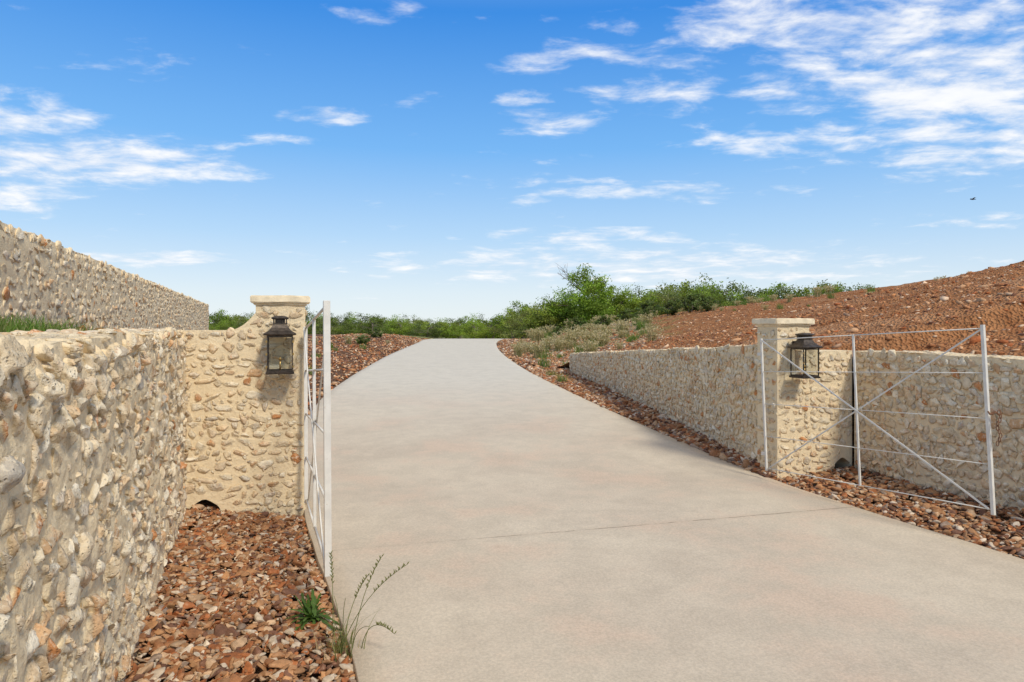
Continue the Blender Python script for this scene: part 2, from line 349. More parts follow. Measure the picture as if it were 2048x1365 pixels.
def straight_wall(name,A,B,face_sign,ztA,ztB,z0,thick,rowh,wr,dep,off,lod,label,grid=0,hs=.42,topdep=None,mat=None,gap=.012,tilt=.16,lift=.012,amp=.02,topoff=-.25,sc=1.18,fill=0):
    A=np.array(A,float);B=np.array(B,float); L=np.linalg.norm(B-A); U=(B-A)/L
    N=np.array([U[1],-U[0]])*face_sign
    O=A.copy()
    mb=MB(); U3=(U[0],U[1],0.);N3=(N[0],N[1],0.)
    zt=lambda u: ztA+(ztB-ztA)*min(max(u/L,0),1)+.008*math.sin(u*3.1)+.006*math.sin(u*7.7+1)
    us=np.linspace(0,L,max(4,int(L/.15)))
    out=[(0,z0),(L,z0)]+[(u,zt(u)) for u in us[::-1]]
    if face_sign<0: out=out[::-1]
    core(mb,(O[0],O[1],0),U,N,out,thick)
    if grid: front_grid(mb,O,U,N,L,zt,z0,grid,amp,lift,face_sign)
    po=lift if grid else 0
    patch(mb,(O[0],O[1],0),U3,N3,L,zt,z0,rowh,wr,dep,off,lod,hs=hs,gap=gap,tilt=tilt,protoff=po,sc=sc)
    if fill: patch(mb,(O[0],O[1],0),U3,N3,L,zt,z0+rowh*.5,rowh*.62,(.03,.08),dep*.85,off,min(lod,3),hs=.55,gap=.02,tilt=.6,protoff=po,sc=1.2,prob=fill)
    td=topdep or dep*.6
    pos=[];Ms=[]
    for k in range(max(1,int(thick/rowh))):
        u=.05
        while u<L-.05:
            w=random.uniform(*wr)
            c=np.array([O[0]+U[0]*u,O[1]+U[1]*u,zt(u)+td*topoff])-np.array(N3)*(rowh*.35+k*rowh+random.uniform(-.02,.02))
            a=random.gauss(0,.3); e1=np.array(U3)*math.cos(a)+np.array(N3)*math.sin(a); e2=np.cross(e1,[0,0,1.])
            M=np.stack([e1*w*.55,e2*rowh*.55,np.array([0,0,1.])*td],1)
            if np.linalg.det(M)<0: M[:,1]*=-1
            pos.append(c);Ms.append(M); u+=w+gap
    pos=np.array(pos);Ms=np.array(Ms); cols=SC[rng.choice(len(SC),len(pos),p=SP)]*rng.uniform(.85,1.12,(len(pos),1))
    scatter(mb,RS[lod],lod,pos,Ms,cols,lambda V:V[:,2]-(ztA+(ztB-ztA)*np.clip(((V[:,:2]-O)@U)/L,0,1))+.002)
    mid=(float((A[0]+B[0])/2),float((A[1]+B[1])/2),float(z0))
    return mb.obj(name,mat or M_wall,loc=mid,label=label,category='wall')
straight_wall('retaining_wall',(wf(.7),.7),(wf(5.66),5.66),1,1.555,1.575,-.15,.45,.080,(.07,.145),.047,.008,4,'chunky cream limestone rubble retaining wall beside the gravel strip',grid=.012,lift=.024,amp=.032,topdep=.020,tilt=.4,hs=.58,gap=-.002,mat=M_wall2,sc=1.36,fill=.5)
straight_wall('boundary_wall',(-3.77,3.5),(-13.8,31),1,2.60,2.62,.9,.4,.10,(.09,.18),.045,.004,3,'tall cream limestone rubble wall standing on the grassy terrace',hs=.58,topdep=.026,tilt=.35,grid=.06,lift=.020,amp=.03,mat=M_wall2,sc=1.34,gap=-.002)
straight_wall('retaining_wall',(6.13,.5),(3.66,7.30),-1,1.31,1.35,-.15,.4,.076,(.065,.135),.028,-.001,3,'low limestone rubble retaining wall holding back the orange rubble slope',topdep=.012,hs=.56,tilt=.45,gap=-.001,sc=1.32,fill=.5)
straight_wall('retaining_wall',(2.68,7.42),(1.49,17.6),-1,1.40,.93,-.15,.35,.076,(.065,.13),.030,-.001,3,'weathered limestone wall tapering down beside the driveway uphill',topdep=.016,hs=.56,tilt=.45,gap=-.001,sc=1.32,fill=.4)
def pillar(A,wid,depth,ztop,wing,label,cont=0):
    A=np.array(A,float); base=(float(A[0]+Nn[0]*wid/2),float(A[1]+Nn[1]*wid/2),0.)
    e=empty('gate_pillar',base,label=label,category='gate pillar')
    u0,u1,ztf,(ac,ar,ah)=wing
    arch=[(ac-ar,-.15)]+[(ac-ar*math.cos(t),max(0,ah-ar)+min(ar,ah)*math.sin(t)*(1+.06*math.sin(5*t))) for t in np.linspace(0,math.pi,14)]+[(ac+ar,-.15)]
    us=np.linspace(u0,u1,26); wt=[(u,ztf(u)) for u in us[::-1]]
    if u0<0: out=[(u0,-.15)]+arch+[(wid,-.15),(wid,ztop),(0,ztop)]+wt
    else: out=[(0,-.15)]+arch+[(u1,-.15)]+wt+[(wid,ztop),(0,ztop)]
    mb=MB(); core(mb,(A[0],A[1],0),Nn,np.array(F3[:2]),out,depth)
    lo=min(u0,0.); hi=max(u1,wid); O=A+Nn*lo
    zt=lambda u:(ztop if 0<=u+lo<=wid else ztf(u+lo))
    rej=lambda u,z: abs(u+lo-ac)<ar+.03 and z<ah+.045
    kw=dict(hs=.44,tilt=.2,gap=.008,prob=.99,edge=.012,sc=1.26)
    kf=dict(hs=.5,tilt=.6,gap=.03,prob=.5,edge=.02,sc=1.15)
    patch(mb,(O[0],O[1],0),Rn,F3,hi-lo,zt,-.02,.084,(.07,.15),.021,-.001,3,reject=rej,**kw)
    patch(mb,(O[0],O[1],0),Rn,F3,hi-lo,zt,.03,.055,(.03,.065),.017,-.002,3,reject=rej,**kf)
    zc=lambda u:ztop
    B=A+Nn*wid; C=B+Tn*depth; D=A+Tn*depth
    for (P,U,N,L) in ((B,Tn,Nn,depth),(D,-Tn,-Nn,depth),(C,-Nn,Tn,wid)):
        patch(mb,(P[0],P[1],0),(U[0],U[1],0.),(N[0],N[1],0.),L,zc,-.02,.084,(.07,.15),.021,-.001,3,**kw)
    s=mb.obj('masonry',M_wall,loc=base); s.parent=e; s.location=(0,0,0)
    bm=bmesh.new()
    def slab(w,d,z0,z1,bev):
        r=bmesh.ops.create_cube(bm,size=1); vs=r['verts']
        bmesh.ops.scale(bm,vec=(w,d,z1-z0),verts=vs); bmesh.ops.translate(bm,vec=(0,0,(z0+z1)/2),verts=vs)
        ed=list({e_ for v in vs for e_ in v.link_edges}); bmesh.ops.bevel(bm,geom=ed,offset=bev,segments=2,affect='EDGES')
    slab(wid+.03,depth+.03,0,.018,.004); slab(wid+.085,depth+.085,.0185,.08,.008)
    bmesh.ops.subdivide_edges(bm,edges=[ed for ed in bm.edges if ed.calc_length()>.1],cuts=10,use_grid_fill=True)
    for v in bm.verts:
        q=v.co*14; v.co+=Vector((math.sin(q.y*1.3+q.z),math.sin(q.x*1.7+q.z*2),math.sin(q.x*1.1+q.y*1.9)))*.0022+Vector((random.uniform(-1,1),random.uniform(-1,1),random.uniform(-1,1)))*.0012
    me=bpy.data.meshes.new('cap'); bm.to_mesh(me); bm.free(); me.materials.append(M_cap); c=bpy.data.objects.new('cap',me); COL.objects.link(c)
    c.parent=e; ctr=A+Nn*wid/2+Tn*depth/2; c.location=(ctr[0]-base[0],ctr[1]-base[1],ztop); c.rotation_euler=(0,0,math.atan2(Nn[1],Nn[0]))
    return e
AL=np.array([-2.17,5.78])
pillar(AL,.40,.34,1.79,(-.60,0.,lambda u:1.575+.15*max(0,(u+.22)/.22)**2,(-.40,.13,.165)),'mortared limestone gate pillar with cast cap and curved wing wall, carrying a lantern')
AR=np.array([2.74,7.05])
pillar(AR,.40,.32,1.612,(.40,.96,lambda u:1.35+.12*max(0,1-(u-.4)/.2)**2,(.83,.11,.2)),'mortared limestone gate pillar with pale cap beside the retaining wall')
# ------------------------------------------------------------------ lanterns
def build_lantern():
    e=empty('gas_lantern',(0,0,0))
    def fr(mb,rings):
        V=[];F=[]
        for h,z in rings: V+= [(-h,-h,z),(h,-h,z),(h,h,z),(-h,h,z)]
        for i in range(len(rings)-1):
            for k in range(4): F.append((i*4+k,i*4+(k+1)%4,i*4+4+(k+1)%4,i*4+4+k))
        F.append((3,2,1,0)); b=(len(rings)-1)*4; F.append((b,b+1,b+2,b+3)); mb.add(V,F)
    W=.098
    fm=MB(); fr(fm,[(W+.006,0),(W+.010,.006),(W+.010,.015),(W,.02)])
    for sx in(-1,1):
        for sy in(-1,1): boxm(fm,(sx*(W-.005),sy*(W-.005),.165),(.010,.010,.29))
    for z in (.026,.300):
        for s in(-1,1): boxm(fm,(0,s*(W-.004),z),(2*W-.022,.008,.011)); boxm(fm,(s*(W-.004),0,z),(.008,2*W-.022,.011))
    fm.obj('frame',M_bronze,parent=e,smooth=False)
    r=MB(); fr(r,[(W+.004,.308),(W+.024,.312),(W+.026,.322),(W+.018,.328),(W-.01,.345),(W-.03,.368),(W-.042,.39),(W-.046,.398)]); r.obj('roof',M_bronze,parent=e,smooth=False)
    v=MB(); fr(v,[(.056,.399),(.056,.407)]); fr(v,[(.038,.407),(.038,.438)])
    for k in range(7):
        q=-.048+k*.016
        for s in(-1,1): boxm(v,(q,s*.05,.4225),(.007,.005,.031)); boxm(v,(s*.05,q,.4225),(.005,.007,.031))
    fr(v,[(.058,.438),(.066,.444),(.066,.452),(.045,.462),(.02,.467)]); v.obj('vent',M_bronze,parent=e,smooth=False)
    g=MB(); h=W-.012; w=W-.005
    for s in(-1,1):
        g.add([(-h,s*w,.034),(h,s*w,.034),(h,s*w,.292),(-h,s*w,.292)],[(0,1,2,3)]); g.add([(s*w,-h,.034),(s*w,h,.034),(s*w,h,.292),(s*w,-h,.292)],[(0,1,2,3)])
    g.obj('glass',M_glass,parent=e,smooth=False)
    b=MB(); tube(b,[(0,0,.02),(0,0,.11)],[.006,.006],10); tube(b,[(0,0,.109),(0,0,.135)],[.014,.004],10)
    b.obj('burner',M_brass,parent=e)
    k=MB(); boxm(k,(0,.152,.345),(.05,.012,.07)); boxm(k,(0,.125,.345),(.02,.044,.016)); k.obj('bracket',M_bronze,parent=e,smooth=False)
    k=MB(); boxm(k,(0,.125,.010),(.02,.046,.012)); k.obj('support_arm',M_bronze,parent=e,smooth=False)
    for z in(.06,.16,.26):
        for sx in(-1,1):
            s=MB(); boxm(s,(sx*(W+.003),-(W+.003),z),(.012,.006,.018)); s.obj('latch',M_brass,parent=e,smooth=False)
    return e
def copy_thing(src,**props):
    n=src.copy(); COL.objects.link(n)
    for c in src.children:
        d=c.copy(); d.parent=n; d.matrix_parent_inverse=c.matrix_parent_inverse.copy(); COL.objects.link(d)
    for k,v in props.items(): n[k]=v
    return n
ang=math.atan2(Nn[1],Nn[0])
l1=build_lantern(); l2=copy_thing(l1)
c=AL+Nn*.2-Tn*.165; l1.location=(c[0],c[1],1.215); l1.rotation_euler=(0,0,ang); l1.scale=(1.03,1.03,1.03)
c=AR+Nn*.2-Tn*.165; l2.location=(c[0],c[1],1.085); l2.rotation_euler=(0,0,ang); l2.scale=(.98,.98,.98)
for l in(l1,l2): l['group']='gate lanterns'; l['category']='lantern'
l1['label']='dark bronze gas lantern with glass panes on the taller pillar'; l2['label']='dark bronze gas lantern on the pillar behind the open white gate'
# ------------------------------------------------------------------ gates
def gate(hinge,free,H,label,k=1.,th=1.,rk=1.):
    h=np.array(hinge,float); f=np.array(free,float); d=f-h; L=float(np.linalg.norm(d))
    ex=Vector(d/L); nrm=Vector((0,0,1)).cross(ex).normalized(); up=ex.cross(nrm).normalized()
    if up.z<0: up=-up
    e=empty('metal_gate',hinge,label=label,category='gate',group='pair of white driveway gate leaves')
    R=Matrix((ex,up.cross(ex),up)).transposed(); e.rotation_euler=R.to_euler()
    def bar(name,p,q,w,t,off=0,rod=False):
        mb=MB(); p=np.array([p[0],off,p[1]]);q=np.array([q[0],off,q[1]]); a=q-p; l=np.linalg.norm(a); a/=l
        if rod: tube(mb,[p,q],[w/2,w/2],8)
        else:
            n=np.array([0,1.,0]); b=np.cross(a,n); boxm(mb,(p+q)/2,(l,t,w),np.stack([a,n,b],1))
        o=mb.obj(name,M_white,parent=e,smooth=rod)
        if not rod:
            bv=o.modifiers.new('b','BEVEL'); bv.width=.002; bv.segments=2
        return o
    bar('post',(0,-.02),(0,H+.01),.020,.020*th); bar('post',(L/2,0),(L/2,H),.017*k,.014*th); bar('post',(L,-.03),(L,H+.02),.024*k,.024*th)
    for q in range(5):
        z=H*q/4; r=(.009 if q in(0,4) else .0075)*rk
        for a,b in((.015,L/2-.013),(L/2+.013,L-.018)): bar('rail',(a,max(.006,min(z,H-.006))),(b,max(.006,min(z,H-.006))),r,r,rod=True)
    bar('diagonal_brace',(.02,.01),(L-.02,H-.01),.013*k,.006*th,off=.016); bar('diagonal_brace',(.02,H-.01),(L-.02,.01),.015*k,.006*th,off=-.016)
    for z in(.15,H-.15):
        mb=MB(); boxm(mb,(-.03,0,z),(.05,.024,.03)); mb.obj('hinge',M_white,parent=e,smooth=False)
    return e,R,L
gate((-1.725,5.72,.147),(-1.0,3.71,.28),1.45,'white steel rod gate leaf swung open beside the gravel strip',1.6,1.55,2.0)
gate((2.61,7.0,.15),(3.475,4.93,.275),1.325,'white steel gate leaf with cross bracing swung open against the wall')
mb=MB(); fp=np.array([3.475,4.93,.31])+np.array([0,0,.62])
for k in range(9):
    a=k*math.pi/2; zc=fp+np.array([.012*math.sin(k*1.3)+.02,-.03,.06-k*.028]); P=[]
    for j in range(9):
        t=2*math.pi*j/8; P.append(zc+np.array([math.cos(a)*.010*math.sin(t),math.sin(a)*.010*math.sin(t),.019*math.cos(t)]))
    tube(mb,P,[.0035]*9,6)
P=[fp+np.array([.03*math.cos(t),.03*math.sin(t),.05+.01*math.sin(3*t)]) for t in np.linspace(0,2*math.pi,14)]; tube(mb,P,[.006]*14,6)
mb.obj('chain',M_rust,loc=tuple(float(v) for v in fp),label='rusty steel chain looped around the gate end post',category='chain')
# ------------------------------------------------------------------ gravel
GC=np.array([[.34,.16,.07],[.44,.24,.115],[.58,.40,.24],[.70,.59,.44],[.20,.10,.06],[.40,.15,.055],[.36,.27,.20],[.54,.29,.13]])
GP=np.array([.18,.18,.15,.10,.14,.14,.06,.08]); GP=GP/GP.sum()
G2=rocks(2,16,9,.3,0,900); G1=rocks(1,10,2,.2,0,950); G3=rocks(3,18,14,.28,.02,980,.36)
def gravel(name,x,y,z,r,lod,tint=(1,1,1)):
    n=len(x); pos=np.stack([x,y,z],1); sc=np.stack([r*rng.uniform(.9,1.7,n),r*rng.uniform(.8,1.2,n),r*rng.uniform(.32,.65,n)],1)
    th=rng.random(n)*6.28; ax=rng.normal(0,.38,n); ay=rng.normal(0,.38,n); o=np.ones(n); z0=np.zeros(n)
    Rz=np.stack([np.stack([np.cos(th),-np.sin(th),z0],-1),np.stack([np.sin(th),np.cos(th),z0],-1),np.stack([z0,z0,o],-1)],1)
    Rx=np.stack([np.stack([o,z0,z0],-1),np.stack([z0,np.cos(ax),-np.sin(ax)],-1),np.stack([z0,np.sin(ax),np.cos(ax)],-1)],1)
    Ry=np.stack([np.stack([np.cos(ay),z0,np.sin(ay)],-1),np.stack([z0,o,z0],-1),np.stack([-np.sin(ay),z0,np.cos(ay)],-1)],1)
    M=(Rx@Ry@Rz)*sc[:,None,:]
    cols=GC[rng.choice(len(GC),n,p=GP)]*rng.uniform(.72,1.15,(n,1))*np.array(tint)
    mb=MB(); scatter(mb,{1:G1,2:G2,3:G3}[lod],lod,pos,M,cols); return mb.obj(name,M_gravel,kind='stuff')
def strip(n,y0,y1,fl,fr,pw=1.0):
    y=y0+(y1-y0)*rng.random(n)**pw; a=fl(y);b=fr(y); t=rng.random(n); return a+(b-a)*t,y,t
n=11000; x,y,t=strip(n,1.6,5.75,lambda y:wf(y)-.02,lambda y:xL(y)-.015)
r=rng.lognormal(math.log(.019),.42,n).clip(.008,.05); z=-.02+.085*(1-t)**1.5+.03*vn(x*3,y*3)+rng.random(n)*.024+.03*np.clip((y-5.2)/.5,0,1)*(1-t)
z=np.where(t>.93,np.minimum(z,.004),z); gravel('gravel',x,y,z,r,3,(.92,.87,.82))
n=6000; x,y,t=strip(n,2.0,7.3,lambda y:xR(y)+.02,lambda y:4.25-.3675*(y-5.67)+.02)
r=rng.lognormal(math.log(.022),.35,n).clip(.01,.05); gravel('gravel',x,y,-.02+.07*t+rng.random(n)*.025+zr(y),r,2,(.92,.88,.85))
n=9000; x,y,t=strip(n,7.1,19,lambda y:xR(y)+.02,lambda y:np.where(y<17.5,2.72-.1169*(y-7.42),xb(y)+.2),1.2)
r=rng.lognormal(math.log(.030),.35,n).clip(.014,.07); gravel('gravel',x,y,-.02+.06*t+rng.random(n)*.04+zr(y),r,2,(.9,.85,.82))
n=9000; x,y,t=strip(n,6.2,46,lambda y:xL(y)-4.5,lambda y:xL(y)-.04,1.3)
zz=np.maximum(leftz(x,y),zr(y)-.03)+rng.random(n)*.03; r=rng.lognormal(math.log(.034),.4,n).clip(.015,.09); gravel('gravel',x,y,zz,r,1,(1.1,1.0,.92))
n=12000; x,y,t=strip(n,17.5,46,lambda y:xR(y)+.04,lambda y:xR(y)+6,1.2)
zz=np.where(x>xb(y),hillz(x,y),zr(y)-.03)+rng.random(n)*.04; r=rng.lognormal(math.log(.032),.4,n).clip(.015,.1); gravel('gravel',x,y,zz,r,1,(1.15,1.12,1.1))
n=60000; y=3+40*rng.random(n)**1.25; s=.25+14*rng.random(n)**1.1; x=xb(y)+s
keep=x<.85*y+2.5; x=x[keep];y=y[keep];s=s[keep];n=len(x)
zz=hillz(x,y)+np.clip(s/.5,0,1)*hn(x,y)-.002
r=rng.lognormal(math.log(.015),.6,n).clip(.006,.07); gravel('rubble',x,y,zz,r,1,(1.08,.9,.76))
# ------------------------------------------------------------------ plants
def leaves(mb,cent,n,spread,size,cols,aspect=.55):
    k=len(cent)*n; c=np.repeat(cent,n,axis=0)+rng.normal(size=(k,3))*np.repeat(spread,n,axis=0)[:,None]*np.array([1,1,.75])
    R=randrot(k); a=R[:,:,0]*size*rng.uniform(.7,1.3,(k,1)); b=R[:,:,1]*size*aspect*rng.uniform(.7,1.3,(k,1))
    V=np.stack([c-a,c-b*.9+a*.1,c+a,c+b*.9+a*.1],1).reshape(-1,3); F=np.arange(4*k).reshape(-1,4)
    C=np.repeat(np.repeat(cols,n,axis=0)*rng.uniform(.75,1.3,(k,1)),4,axis=0); mb.add(V,F,C)
def make_tree(seed,H,Wd,nclump,per,green,low=.12,bare=0,loc=(0,0,0),rough=1.,name='tree',ls=1.):
    r=np.random.default_rng(seed); random.seed(seed)
    e=empty(name,loc)
    cent=[];spr=[]
    while len(cent)<nclump:
        p=r.uniform(-1,1,3)
        if p@p>1: continue
        if p@p<.25 and r.random()<.6: continue
        th=math.atan2(p[1],p[0]); wob=1+rough*(.28*math.sin(2*th+seed)+.2*math.sin(5*th+seed*2)+.15*math.sin(4*p[2]+seed))
        if p[2]>.1 and math.sin(3*th+seed*1.7+2*p[2])<-.5: continue
        cent.append([p[0]*Wd/2*wob,p[1]*Wd/2*wob,H*(low+(1-low)*.5*(p[2]*.92+1))*(1+.10*rough*math.sin(3*th+seed))]); spr.append(r.uniform(.04,.095)*min(Wd,H))
    cent=np.array(cent);spr=np.array(spr)
    g=np.array(green); cols=g*r.uniform(.4,1.6,(nclump,1))+np.array([.05,.03,0])*r.random((nclump,1))
    mb=MB(); leaves(mb,cent,per,spr,.085*max(.8,H/4.5)*ls,cols); mb.obj('crown',M_leaf,parent=e,smooth=False)
    mb=MB(); nt=random.choice([1,2,3])
    base=[(random.uniform(-.15,.15)*nt,random.uniform(-.15,.15)*nt) for _ in range(nt)]; tops=[]
    for bx,by in base:
        P=[(bx,by,-.3)];x,y=bx,by
        for k in range(1,6): x+=random.uniform(-.12,.12)*H/4; y+=random.uniform(-.12,.12)*H/4; P.append((x,y,H*.12*k)); tops.append(np.array(P[-1]))
        tube(mb,P,[.028*H*(1-.13*k) for k in range(6)],7)
    for i in r.choice(nclump,min(26,nclump),replace=False):
        c=cent[i]; q=min(tops,key=lambda t:np.linalg.norm(t-c)+2*max(0,t[2]-c[2])); m=(q+c)/2+r.normal(size=3)*.08*H/4
        tube(mb,[q,m,c],[.010*H,.006*H,.002*H],5)
    for k in range(bare):
        q=tops[-1]; d=np.array([-Wd*.5*random.uniform(.7,1.1),random.uniform(-.3,.3),H*random.uniform(.25,.42)]); c1=q+d*.5+r.normal(size=3)*.12; c2=q+d
        tube(mb,[q,c1,c2],[.035,.022,.010],5)
        for j in range(6):
            w=c1+(c2-c1)*random.random(); tube(mb,[w,w+r.normal(size=3)*.28+np.array([-.1,0,.18])],[.012,.005],4)
    mb.obj('trunk',M_bark,parent=e)
    return e,H
GR=[(.19,.27,.04),(.12,.18,.035),(.25,.31,.06),(.10,.145,.045),(.20,.23,.075)]
protos=[]
for i in range(6):
    protos.append(make_tree(40+i,[4.5,4.,5.,3.6,4.2,4.8][i],[4.4,5.,4.4,5.,4.8,4.2][i],[60,56,68,54,60,62][i],[80,80,76,80,76,76][i],GR[i%5],low=[.06,.03,.1,.02,.08,.1][i],ls=1.12))
main=make_tree(91,4.6,3.9,95,120,(.21,.32,.045),low=.04,bare=5,loc=(4.75,45,0),rough=.9)
skyl=curve([(-.50,.012),(-.41,.020),(-.30,.021),(-.23,.017),(-.16,.012),(-.08,.014),(0,.022),(.05,.031),(.10,.038),(.16,.046),(.22,.058),(.26,.062),(.33,.055),(.40,.056),(.46,.060),(.51,.058),(.55,.03),(.7,.02)])
pl=[]
random.seed(5)
for (d0,d1,u0,u1,n,f0,f1) in ((52,58,-.5,.36,46,-.020,.002),(60,72,-.52,.52,46,-.012,.005),(85,105,-.55,.53,42,-.006,.012)):
    for k in range(n):
        u=u0+(u1-u0)*(k+random.uniform(.1,.9))/n; d=random.uniform(d0,d1); x=u*d; zb_=ground(x,d)
        top=1.6+(float(skyl(u))+random.uniform(f0,f1)*min(1,float(skyl(u))*40))*d; h=top-zb_
        if h<.7: continue
        pl.append((x,d,zb_,h))
pl+=[(1.6,47.5,.72,2.3),(2.4,46.5,.75,2.7),(3.2,47.5,.8,3.1),(3.9,48,.9,3.3),(6.3,47.5,1.2,3.2),(7.2,46.5,1.4,2.6),(8.2,47,1.6,2.8),(9.4,47,1.8,2.3),(10.6,47.5,2.0,2.1),(12,48.5,2.1,2.2),(13.6,48,2.1,1.8),(.2,52,.6,1.9),(-8.2,50,.9,1.6),(-10.5,52,.9,1.7),(-6.6,53,.7,1.4),(5.6,43.5,1.0,1.3),(3.0,44.5,.7,1.4),(4.1,43.8,.9,1.2)]
used=set()
for j,(x,y,z,h) in enumerate(pl):
    i=random.randrange(6); e,H=protos[i]
    if i not in used: o=e; used.add(i)
    else: o=copy_thing(e)
    s=h/H; o.location=(x,y,z-.05); sw=s if s>.55 else s*1.4; sw*=random.uniform(.8,1.3); o.scale=(sw,sw,s); o.rotation_euler=(0,0,random.uniform(0,6.28))
    o['label']='rounded green scrub oak growing in the dense thicket'; o['category']='tree'; o['group']='scrub trees beyond the drive'
mt=main[0]; z0=ground(4.75,45); mt.location=(4.75,45,z0-.05); s=(5.5-z0)/4.6; mt.scale=(s,s,s); mt['label']='bright green mesquite tree with bare twigs, taller than the thicket'; mt['category']='tree'
bush=make_tree(63,1.0,1.3,34,60,(.10,.145,.045),low=.02,name='shrub'); shr=[(9.4,36,.85),(8.6,37,.7),(7.6,38,.6),(10.4,38,.8),(6.6,39,.7),(5.2,39,.6),(3.8,40,.8),(8.0,40,.9),(11.3,39,.7),(2.6,39,.5),(-7.6,38,.5),(-7.0,32,.4),(9.9,34.5,.5),(1.9,41,.6)]
for j,(x,y,h) in enumerate(shr):
    o=bush[0] if j==0 else copy_thing(bush[0])
    o.location=(x,y,ground(x,y)-.03); q=h*random.uniform(.9,1.3); o.scale=(q,q,h*1.1); o.rotation_euler=(0,0,random.random()*6.28)
    o['label']='small dark green shrub rooted in the rubble bank'; o['category']='shrub'; o['group']='shrubs on the bank'
def tuft(name,n,h,spread,cols,w=.004,seed=0,droop=.5,heads=False,mat=M_leaf):
    r=np.random.default_rng(seed); mb=MB()
    for k in range(n):
        a=r.random()*6.28; b=r.normal(size=2)*spread*.25; L=h*r.uniform(.5,1.1); lean=r.uniform(.1,droop); c=np.array(cols[r.integers(len(cols))])*r.uniform(.7,1.3)
        P=[]
        for j in range(6):
            t=j/5; P.append(np.array([b[0]+math.cos(a)*lean*L*t*t,b[1]+math.sin(a)*lean*L*t*t,L*t*(1-.25*lean*t)]))
        sd=np.array([-math.sin(a),math.cos(a),0]); V=[]
        for j,p in enumerate(P):
            ww=w*(1-(j/5)**2*.9)*r.uniform(.9,1.1); V+=[p-sd*ww,p+sd*ww]
        mb.add(V,[(2*j,2*j+1,2*j+3,2*j+2) for j in range(5)],c)
        if heads and r.random()<.5:
            cen=P[-1]; leaves(mb,np.array([cen]),6,np.array([w*5]),w*5,np.array([[.5,.42,.25]]))
    return mb.obj(name,mat,smooth=False)
green=[(.15,.26,.045),(.20,.29,.05),(.11,.19,.035)]; dry=[(.54,.45,.27),(.44,.35,.2),(.30,.28,.12)]
T=[tuft('grass_tuft',60,.14,.22,green+[(.3,.28,.12)],.003,1,.9),tuft('grass_tuft',90,.45,.3,dry+[(.18,.2,.07)],.006,2,.6,True),tuft('grass_tuft',80,.32,.35,green+[(.2,.21,.09)],.006,3,.7)]
lab=['short fresh green grass tuft on the terrace by the wall','dry straw-coloured grass clump on the gravelly bank','low green weed clump growing through the rubble']
grp=['terrace grass tufts','dry bank grasses','bank weed clumps']; us_=set()
def place(i,x,y,s):
    if i not in us_: o=T[i]; us_.add(i)
    else: o=T[i].copy(); COL.objects.link(o)
    o.location=(x,y,ground(x,y)-.01); o.scale=(s,s,s*random.uniform(.8,1.2)); o.rotation_euler=(0,0,random.random()*6.28); o['label']=lab[i]; o['category']='grass'; o['group']=grp[i]
for k in range(130):
    y=random.uniform(2.6,4.9); place(0,float(wf(y))-random.uniform(.5,1.25),y,random.uniform(.8,1.45))
for k in range(95):
    y=random.uniform(23,44); u=random.uniform(.0,.21); place(random.choice([1,1,1,2]),max(float(xR(y))+.5,u*y),y,random.uniform(.5,1.6))
for k in range(16):
    y=random.uniform(14,42); place(random.choice([1,2]),float(xL(y))-random.uniform(.6,3.5),y,random.uniform(.5,1.1))
for (x,y,s) in ((1.15,15.5,.9),(1.0,17,.8),(1.6,19.5,1.1),(1.0,21,1.2),(2.2,23,1.1),(.9,19,.6)): place(2,x,y,s)
for k in range(55):
    y=random.uniform(19,44); x=float(xb(y))+random.uniform(10,13.5); place(random.choice([1,1,2]),x,y,random.uniform(.3,.95))
mb=MB(); r=np.random.default_rng(3); bx,by=-.83,3.36
tips=[(-.63,3.3,.49),(-.50,3.25,.47),(-.93,3.5,.44),(-.56,3.25,.14),(-.72,3.4,.36),(-.86,3.3,.30),(-.98,3.35,.25),(-.66,3.15,.22),(-.78,3.2,.33)]
for i,(tx,ty,tz) in enumerate(tips):
    b=np.array([bx+r.normal()*.025,by+r.normal()*.03,-.01]); tp=np.array([tx,ty,tz]); mid=(b+tp)/2+np.array([(b-tp)[0]*.22,0,.06+.03*r.random()])
    if i==3: mid=np.array([-.70,3.3,.24])
    P=[(1-t)**2*b+2*t*(1-t)*mid+t*t*tp for t in np.linspace(0,1,12)]; tube(mb,P,[.0024-.0013*k/11 for k in range(12)],5,(.24,.27,.10))
    if i<5:
        for k in range(22):
            t=.62+.38*k/21; p=(1-t)**2*b+2*t*(1-t)*mid+t*t*tp; a=k*2.4; d=np.array([math.cos(a)*.005,math.sin(a)*.005,.007])
            tube(mb,[p,p+d,p+d*2.3],[.0012,.0032,.0006],5,(.28,.28,.11))
for k in range(60):
    a=r.random()*6.28; L=r.uniform(.08,.28); b=np.array([bx+r.normal()*.05-.02,by+r.normal()*.06,-.01]); sd=np.array([-math.sin(a),math.cos(a),0])*.0028; V=[]
    for j in range(6):
        t=j/5; p=b+np.array([math.cos(a)*L*.6*t*t,math.sin(a)*L*.6*t*t,L*t*(1-.35*t)]); V+=[p-sd*(1-t*.9),p+sd*(1-t*.9)]
    mb.add(V,[(2*j,2*j+1,2*j+3,2*j+2) for j in range(5)],(.2,.22,.07) if r.random()<.6 else (.42,.34,.18))
mb.obj('wild_grass',M_leaf,loc=(bx,by,0.),label='thin wild grass with seed heads at the concrete edge',category='grass')
mb=MB(); wx,wy=-1.08,3.68
